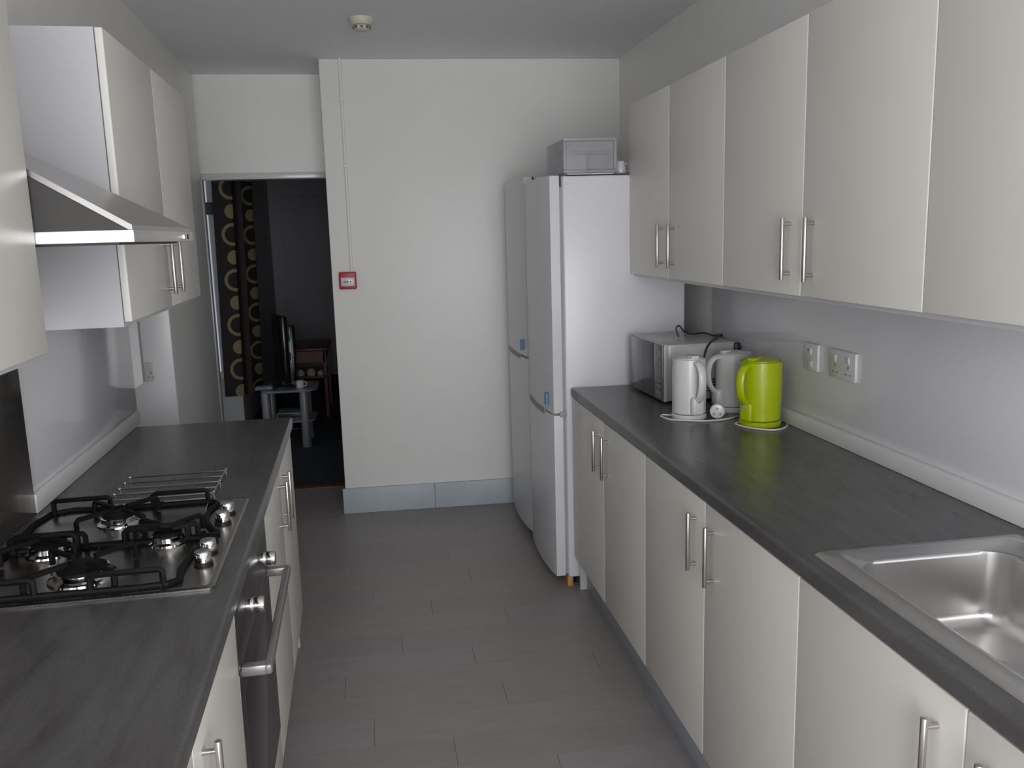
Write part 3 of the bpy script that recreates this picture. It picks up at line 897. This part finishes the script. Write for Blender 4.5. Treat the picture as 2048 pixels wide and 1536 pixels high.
# ------------------------------------------------------------------ sink
t = thing('sink', 'stainless steel inset sink with a deep bowl in the right-hand worktop', 'sink', (0, 0, 0))
def rr(x0, x1, y0, y1, r, z):
    return rrect(x0, x1, y0, y1, r, z, 8)
ox0, ox1, oy0, oy1 = 0.851, 1.312, -2.95, -1.988
bx0, bx1, by0, by1 = 0.905, 1.232, -2.470, -2.045
rings = [rr(ox0, ox1, oy0, oy1, 0.012, WZ1 + 0.0003), rr(ox0 + 0.004, ox1 - 0.004, oy0 + 0.004, oy1 - 0.004, 0.012, WZ1 + 0.005),
         rr(ox0 + 0.022, ox1 - 0.022, oy0 + 0.022, oy1 - 0.018, 0.018, WZ1 + 0.006), rr(ox0 + 0.030, ox1 - 0.030, oy0 + 0.030, oy1 - 0.024, 0.024, WZ1 + 0.011),
         rr(ox0 + 0.038, ox1 - 0.040, oy0 + 0.038, oy1 - 0.034, 0.030, WZ1 + 0.010), rr(ox0 + 0.044, ox1 - 0.050, oy0 + 0.05, oy1 - 0.043, 0.036, WZ1 + 0.002),
         rr(bx0 - 0.006, bx1 + 0.006, by0 - 0.006, by1 + 0.006, 0.056, WZ1 - 0.001), rr(bx0 - 0.001, bx1 + 0.001, by0 - 0.001, by1 + 0.001, 0.052, WZ1 - 0.004)]
def arc(k, n, r):
    a = math.pi / 2 * k / n
    return r * (1 - math.cos(a)), r * (1 - math.sin(a))
rings.append(rr(bx0, bx1, by0, by1, 0.050, WZ1 - 0.010))
dep = 0.158
rings.append(rr(bx0 + 0.004, bx1 - 0.004, by0 + 0.004, by1 - 0.004, 0.050, WZ1 - dep + 0.034))
for k in range(1, 6):
    a = math.pi / 2 * k / 5
    ins = 0.004 + 0.032 * (1 - math.cos(a))
    rings.append(rr(bx0 + ins, bx1 - ins, by0 + ins, by1 - ins, 0.050 - 0.018 * k / 5, WZ1 - dep + 0.034 * (1 - math.sin(a))))
rings.append(rr(1.05, 1.09, -2.28, -2.24, 0.019, WZ1 - dep - 0.004))
part('basin', MB().loops(rings), M['sink'], t, smooth=50)
part('drain', MB().lathe([(0.036, WZ1 - dep - 0.001), (0.040, WZ1 - dep), (0.034, WZ1 - dep + 0.003), (0.022, WZ1 - dep + 0.0015), (0, WZ1 - dep + 0.001)], 24, (1.068, -2.26)), M['chrome'], t)
rg = MB()
for k in range(6):
    rg.box(0.93 + k * 0.055, 0.938 + k * 0.055, -2.90, -2.56, WZ1 + 0.000, WZ1 + 0.006, 0.002)
part('drainer_ridges', rg, M['sink'], t)

# ------------------------------------------------------------------ hob
HB = (-0.62, -1.597)
t = thing('gas_hob', 'stainless steel four-burner gas hob with black pan supports', 'hob', LW(0, 0, 0), TH)
pl_ = MB().loops([rrect(-0.868, -0.374, -1.893, -1.301, 0.012, WZ1 + 0.0004), rrect(-0.868, -0.374, -1.893, -1.301, 0.012, WZ1 + 0.004),
                  rrect(-0.862, -0.380, -1.887, -1.307, 0.010, WZ1 + 0.0075), rrect(-0.856, -0.386, -1.881, -1.313, 0.010, WZ1 + 0.0068)])
part('hob_plate', pl_, M['hobsteel'], t)
HZ = WZ1 + 0.007
burn = [(-0.640, -1.780, 0.052), (-0.512, -1.610, 0.034), (-0.752, -1.615, 0.040), (-0.655, -1.440, 0.040)]
for bx, by, br in burn:
    b_ = part('burner', MB().lathe([(br * 1.25, HZ), (br * 1.22, HZ + 0.004), (br * 1.02, HZ + 0.008), (br, HZ + 0.018), (br * 0.9, HZ + 0.020), (0, HZ + 0.020)], 28, (bx, by)), M['chrome'], t)
    part('burner_cap', MB().lathe([(br * 0.88, HZ + 0.0195), (br * 0.90, HZ + 0.023), (br * 0.80, HZ + 0.026), (0, HZ + 0.0265)], 28, (bx, by)), M['cast'], b_)
def kn(x, y_):
    k_ = part('knob', MB().lathe([(0.0165, 0.006), (0.0165, 0.026), (0.015, 0.0285), (0, 0.029)], 24), M['chrome'], t, (x, y_, HZ))
    part('knob_collar', MB().lathe([(0.019, 0.0), (0.019, 0.005), (0.0155, 0.0075), (0, 0.0075)], 24), M['black'], k_)
for x, y_ in ((-0.413, -1.765), (-0.413, -1.698), (-0.411, -1.505), (-0.410, -1.432)):
    kn(x, y_)
def grid(y0, y1, outline, burners):
    """cast grid: low rail, posts, and raised fingers towards the burners"""
    mb = MB()
    zl, zt = HZ + 0.004, HZ + 0.036
    pts = [Vector((x, yy, zl)) for x, yy in outline]
    mb.tube(smooth_path(pts + [pts[0]], 3), 0.0068, 8)
    xs0 = -0.835
    for bx, by, br in burners:
        for a in (0.25, 0.75, 1.25, 1.75):
            dx, dy = math.cos(math.pi * a), math.sin(math.pi * a)
            k1, k2_ = br * 0.55, br + 0.062
            p1 = Vector((bx + dx * k1, by + dy * k1, zt))
            p2 = Vector((bx + dx * k2_, by + dy * k2_, zt))
            p2.x = min(max(p2.x, -0.835), -0.45)
            p2.y = min(max(p2.y, y0), y1)
            foot = Vector((p2.x, p2.y, zl))
            mb.tube([p1, p1.lerp(p2, 0.5), p2 + (p1 - p2).normalized() * 0.004, p2 - Vector((0, 0, 0.005)), foot], 0.0062, 6)
    for yy in (y0, y1):                       # raised cross rails with end posts
        for xa, xb in ((-0.83, -0.70), (-0.60, -0.47)):
            mb.tube([(xa, yy, zl), (xa, yy, zt - 0.004), (xa + 0.006, yy, zt), (xb - 0.006, yy, zt), (xb, yy, zt - 0.004), (xb, yy, zl)], 0.0062, 6)
    for xx in (-0.815, -0.655, -0.475):
        mb.cyl((xx, y0, HZ - 0.0002), (xx, y0, zl), 0.006, 8).cyl((xx, y1, HZ - 0.0002), (xx, y1, zl), 0.006, 8)
    return mb
part('pan_support', grid(-1.870, -1.612, [(-0.838, -1.870), (-0.65, -1.870), (-0.462, -1.868), (-0.452, -1.80), (-0.446, -1.72), (-0.427, -1.66), (-0.423, -1.612), (-0.60, -1.612), (-0.838, -1.612)], [burn[0], burn[2]]), M['cast'], t)
part('pan_support', grid(-1.600, -1.335, [(-0.838, -1.600), (-0.62, -1.600), (-0.424, -1.600), (-0.432, -1.545), (-0.452, -1.49), (-0.457, -1.42), (-0.457, -1.337), (-0.65, -1.335), (-0.838, -1.335)], [burn[1], burn[3]]), M['cast'], t)

# chrome wire rack behind the hob
t = thing('wire_rack', 'chrome wire pan rack lying on the worktop behind the hob', 'rack', LW(0, 0, 0), TH)
RZ = WZ1 + 0.008
for k, yy in enumerate((-1.025, -1.082, -1.138, -1.192, -1.246, -1.292)):
    part('rod', MB().cyl((-0.728, yy, RZ), (-0.470, yy, RZ), 0.0024, 8).sphere((-0.729, yy, RZ), 0.0042, 6).cyl((-0.728, yy, RZ), (-0.728, yy, WZ1 + 0.0002), 0.0024, 8), M['chrome'], t)
part('cross_rail', MB().tube(smooth_path([(-0.470, -1.005, RZ + 0.002), (-0.470, -1.15, RZ + 0.002), (-0.470, -1.292, RZ + 0.002), (-0.466, -1.36, RZ + 0.006), (-0.461, -1.42, RZ + 0.0075), (-0.458, -1.455, RZ + 0.0065)], 6), 0.0022, 8), M['chrome'], t)
rf = MB()
for yy in (-1.025, -1.138, -1.246):
    rf.cyl((-0.470, yy, RZ), (-0.470, yy, WZ1 + 0.0002), 0.0024, 8)
    rf.sphere((-0.470, yy, RZ + 0.002), 0.0040, 6)
part('foot', rf, M['chrome'], t)

# ------------------------------------------------------------------ oven
t = thing('oven', 'built-in electric oven with steel knobs and bar handle under the hob', 'oven', LW(XL, -1.585), TH)
part('oven_body', MB().box(-0.53, -0.022, -0.28, 0.28, 0.17, 0.862), M['ovensteel'], t)
part('control_panel', MB().box(-0.022, 0.001, -0.2975, 0.2975, 0.724, 0.866, 0.002), M['ovensteel'], t)
od = part('oven_door', MB().box(-0.022, 0.001, -0.2975, 0.2975, 0.252, 0.720, 0.003), M['ovensteel'], t)
part('door_glass', MB().box(0.0, 0.0022, -0.255, 0.255, 0.285, 0.655, 0.001), M['ovenglass'], od)
M['ovenbar'] = mat('oven_handle_grey', (0.30, 0.29, 0.29), 0.38, 0.6, var=0.04)
hm = MB().box(0.044, 0.061, -0.275, 0.275, 0.704, 0.726, 0.005, 3)
hm.box(0.0, 0.050, -0.275, -0.251, 0.704, 0.726, 0.004, 2).box(0.0, 0.050, 0.251, 0.275, 0.704, 0.726, 0.004, 2)
part('handle', hm, M['ovenbar'], od)
for ky in (0.130, -0.142):
    k_ = part('knob', MB().cyl((0.001, 0, 0), (0.018, 0, 0), 0.0155, 24, bev=0.001).cyl((0.0195, 0, 0), (0.040, 0, 0), 0.017, 24, bev=0.0015).cyl((0.017, 0, 0), (0.021, 0, 0), 0.0145, 20), M['chrome'], t, (0, ky, 0.800))
part('filler_panel', MB().box(-0.020, 0.0, -0.2975, 0.2975, 0.15, 0.247, 0.001), M['cream'], t)

# ------------------------------------------------------------------ cooker hood
t = thing('cooker_hood', 'stainless steel sloping cooker hood between the left wall cabinets', 'hood', LW(0, 0, 0), TH)
hy0, hy1 = -1.879, -1.291
part('lip', MB().box(-0.905, -0.457, hy0, hy1, 1.568, 1.590, 0.0015), M['hoodlip'], t)
# sloping canopy, thin shell over dark sides
cn = MB()
prof = lambda zt, ya: [(-0.905, ya, zt - 0.011), (-0.905, ya, zt), (-0.459, ya, 1.5985), (-0.459, ya, 1.5902), (-0.465, ya, 1.5902)]
A_, B_ = prof(1.872, hy0 + 0.001), prof(1.810, hy1 - 0.001)
va, vb = [cn.bm.verts.new(p) for p in A_], [cn.bm.verts.new(p) for p in B_]
cn.bm.faces.new(va)
cn.bm.faces.new(vb[::-1])
for k in range(5):
    cn.bm.faces.new((va[k], vb[k], vb[(k + 1) % 5], va[(k + 1) % 5]))
part('canopy', cn, M['hoodsteel'], t)
for ya, yb, zt in ((hy0 + 0.004, hy0 + 0.010, 1.8595), (hy1 - 0.010, hy1 - 0.004, 1.7975)):
    part('side_panel', MB().prism([(-0.905, 1.5902), (-0.905, zt), (-0.467, 1.5902)], 'y', ya, yb), M['hooddark'], t)
part('filter', MB().box(-0.86, -0.49, hy0 + 0.03, hy1 - 0.03, 1.564, 1.5684), M['hooddark'], t)
part('button', MB().box(-0.459, -0.4545, hy1 - 0.12, hy1 - 0.07, 1.573, 1.585, 0.001), M['chrome'], t)

# ------------------------------------------------------------------ small things on the far wall and ceiling
FW = bpy.data.objects['wall_far'].matrix_world
t = thing('fire_call_point', 'red fire alarm call point on the wall beside the doorway', 'alarm')
t.matrix_world = FW @ Matrix.Translation((-0.1355, 1.331, 1.337))
part('housing', MB().box(-0.047, 0.047, -0.034, 0, -0.047, 0.047, 0.006, 3), M['red'], t)
pf = part('press_plate', MB().box(-0.036, 0.036, -0.0365, -0.034, -0.030, 0.017, 0.001), M['wplastic'], t)
def arrow(x, s_):
    return [(x, 0.0), (x + s_ * 0.008, 0.006), (x + s_ * 0.008, 0.002), (x + s_ * 0.016, 0.002), (x + s_ * 0.016, -0.002), (x + s_ * 0.008, -0.002), (x + s_ * 0.008, -0.006)]
sy = MB()
for x, s_ in ((-0.008, -1), (0.008, 1)):
    sy.prism([(u, v - 0.006) for u, v in arrow(x, s_)], 'y', -0.0372, -0.0364)
sy.cyl((0, -0.0372, -0.006), (0, -0.0364, -0.006), 0.005, 14)
part('symbol', sy, M['print'], pf)
t = thing('conduit', 'thin white cable conduit running up the wall above the red call point', 'conduit')
t.matrix_world = FW @ Matrix.Translation((-0.112, 1.331, 0))
part('tube', MB().cyl((0, -0.008, 1.384), (0, -0.008, CEIL), 0.008, 12), M['wall'], t)
for zz in (1.6, 1.95, 2.3):
    part('clip', MB().box(-0.011, 0.011, -0.018, 0, zz - 0.006, zz + 0.006, 0.002), M['wall'], t)

t = thing('smoke_detector', 'ivory smoke detector on the ceiling', 'detector', (0.012, 0.475, CEIL))
part('base', MB().lathe([(0.0, 0.0), (0.056, 0.0), (0.056, -0.010), (0.051, -0.022), (0.044, -0.030), (0, -0.030)], 32), M['ivory'], t)
part('sensor_chamber', MB().lathe([(0.030, -0.029), (0.034, -0.034), (0.034, -0.046), (0.026, -0.052), (0, -0.053)], 24), M['ivory'], t)
sl = MB()
for k in range(8):
    a = 2 * math.pi * k / 8
    sl.box(0.034 * math.cos(a) - 0.005, 0.034 * math.cos(a) + 0.005, 0.034 * math.sin(a) - 0.005, 0.034 * math.sin(a) + 0.005, -0.044, -0.036)
part('vent_slots', sl, M['print'], t)
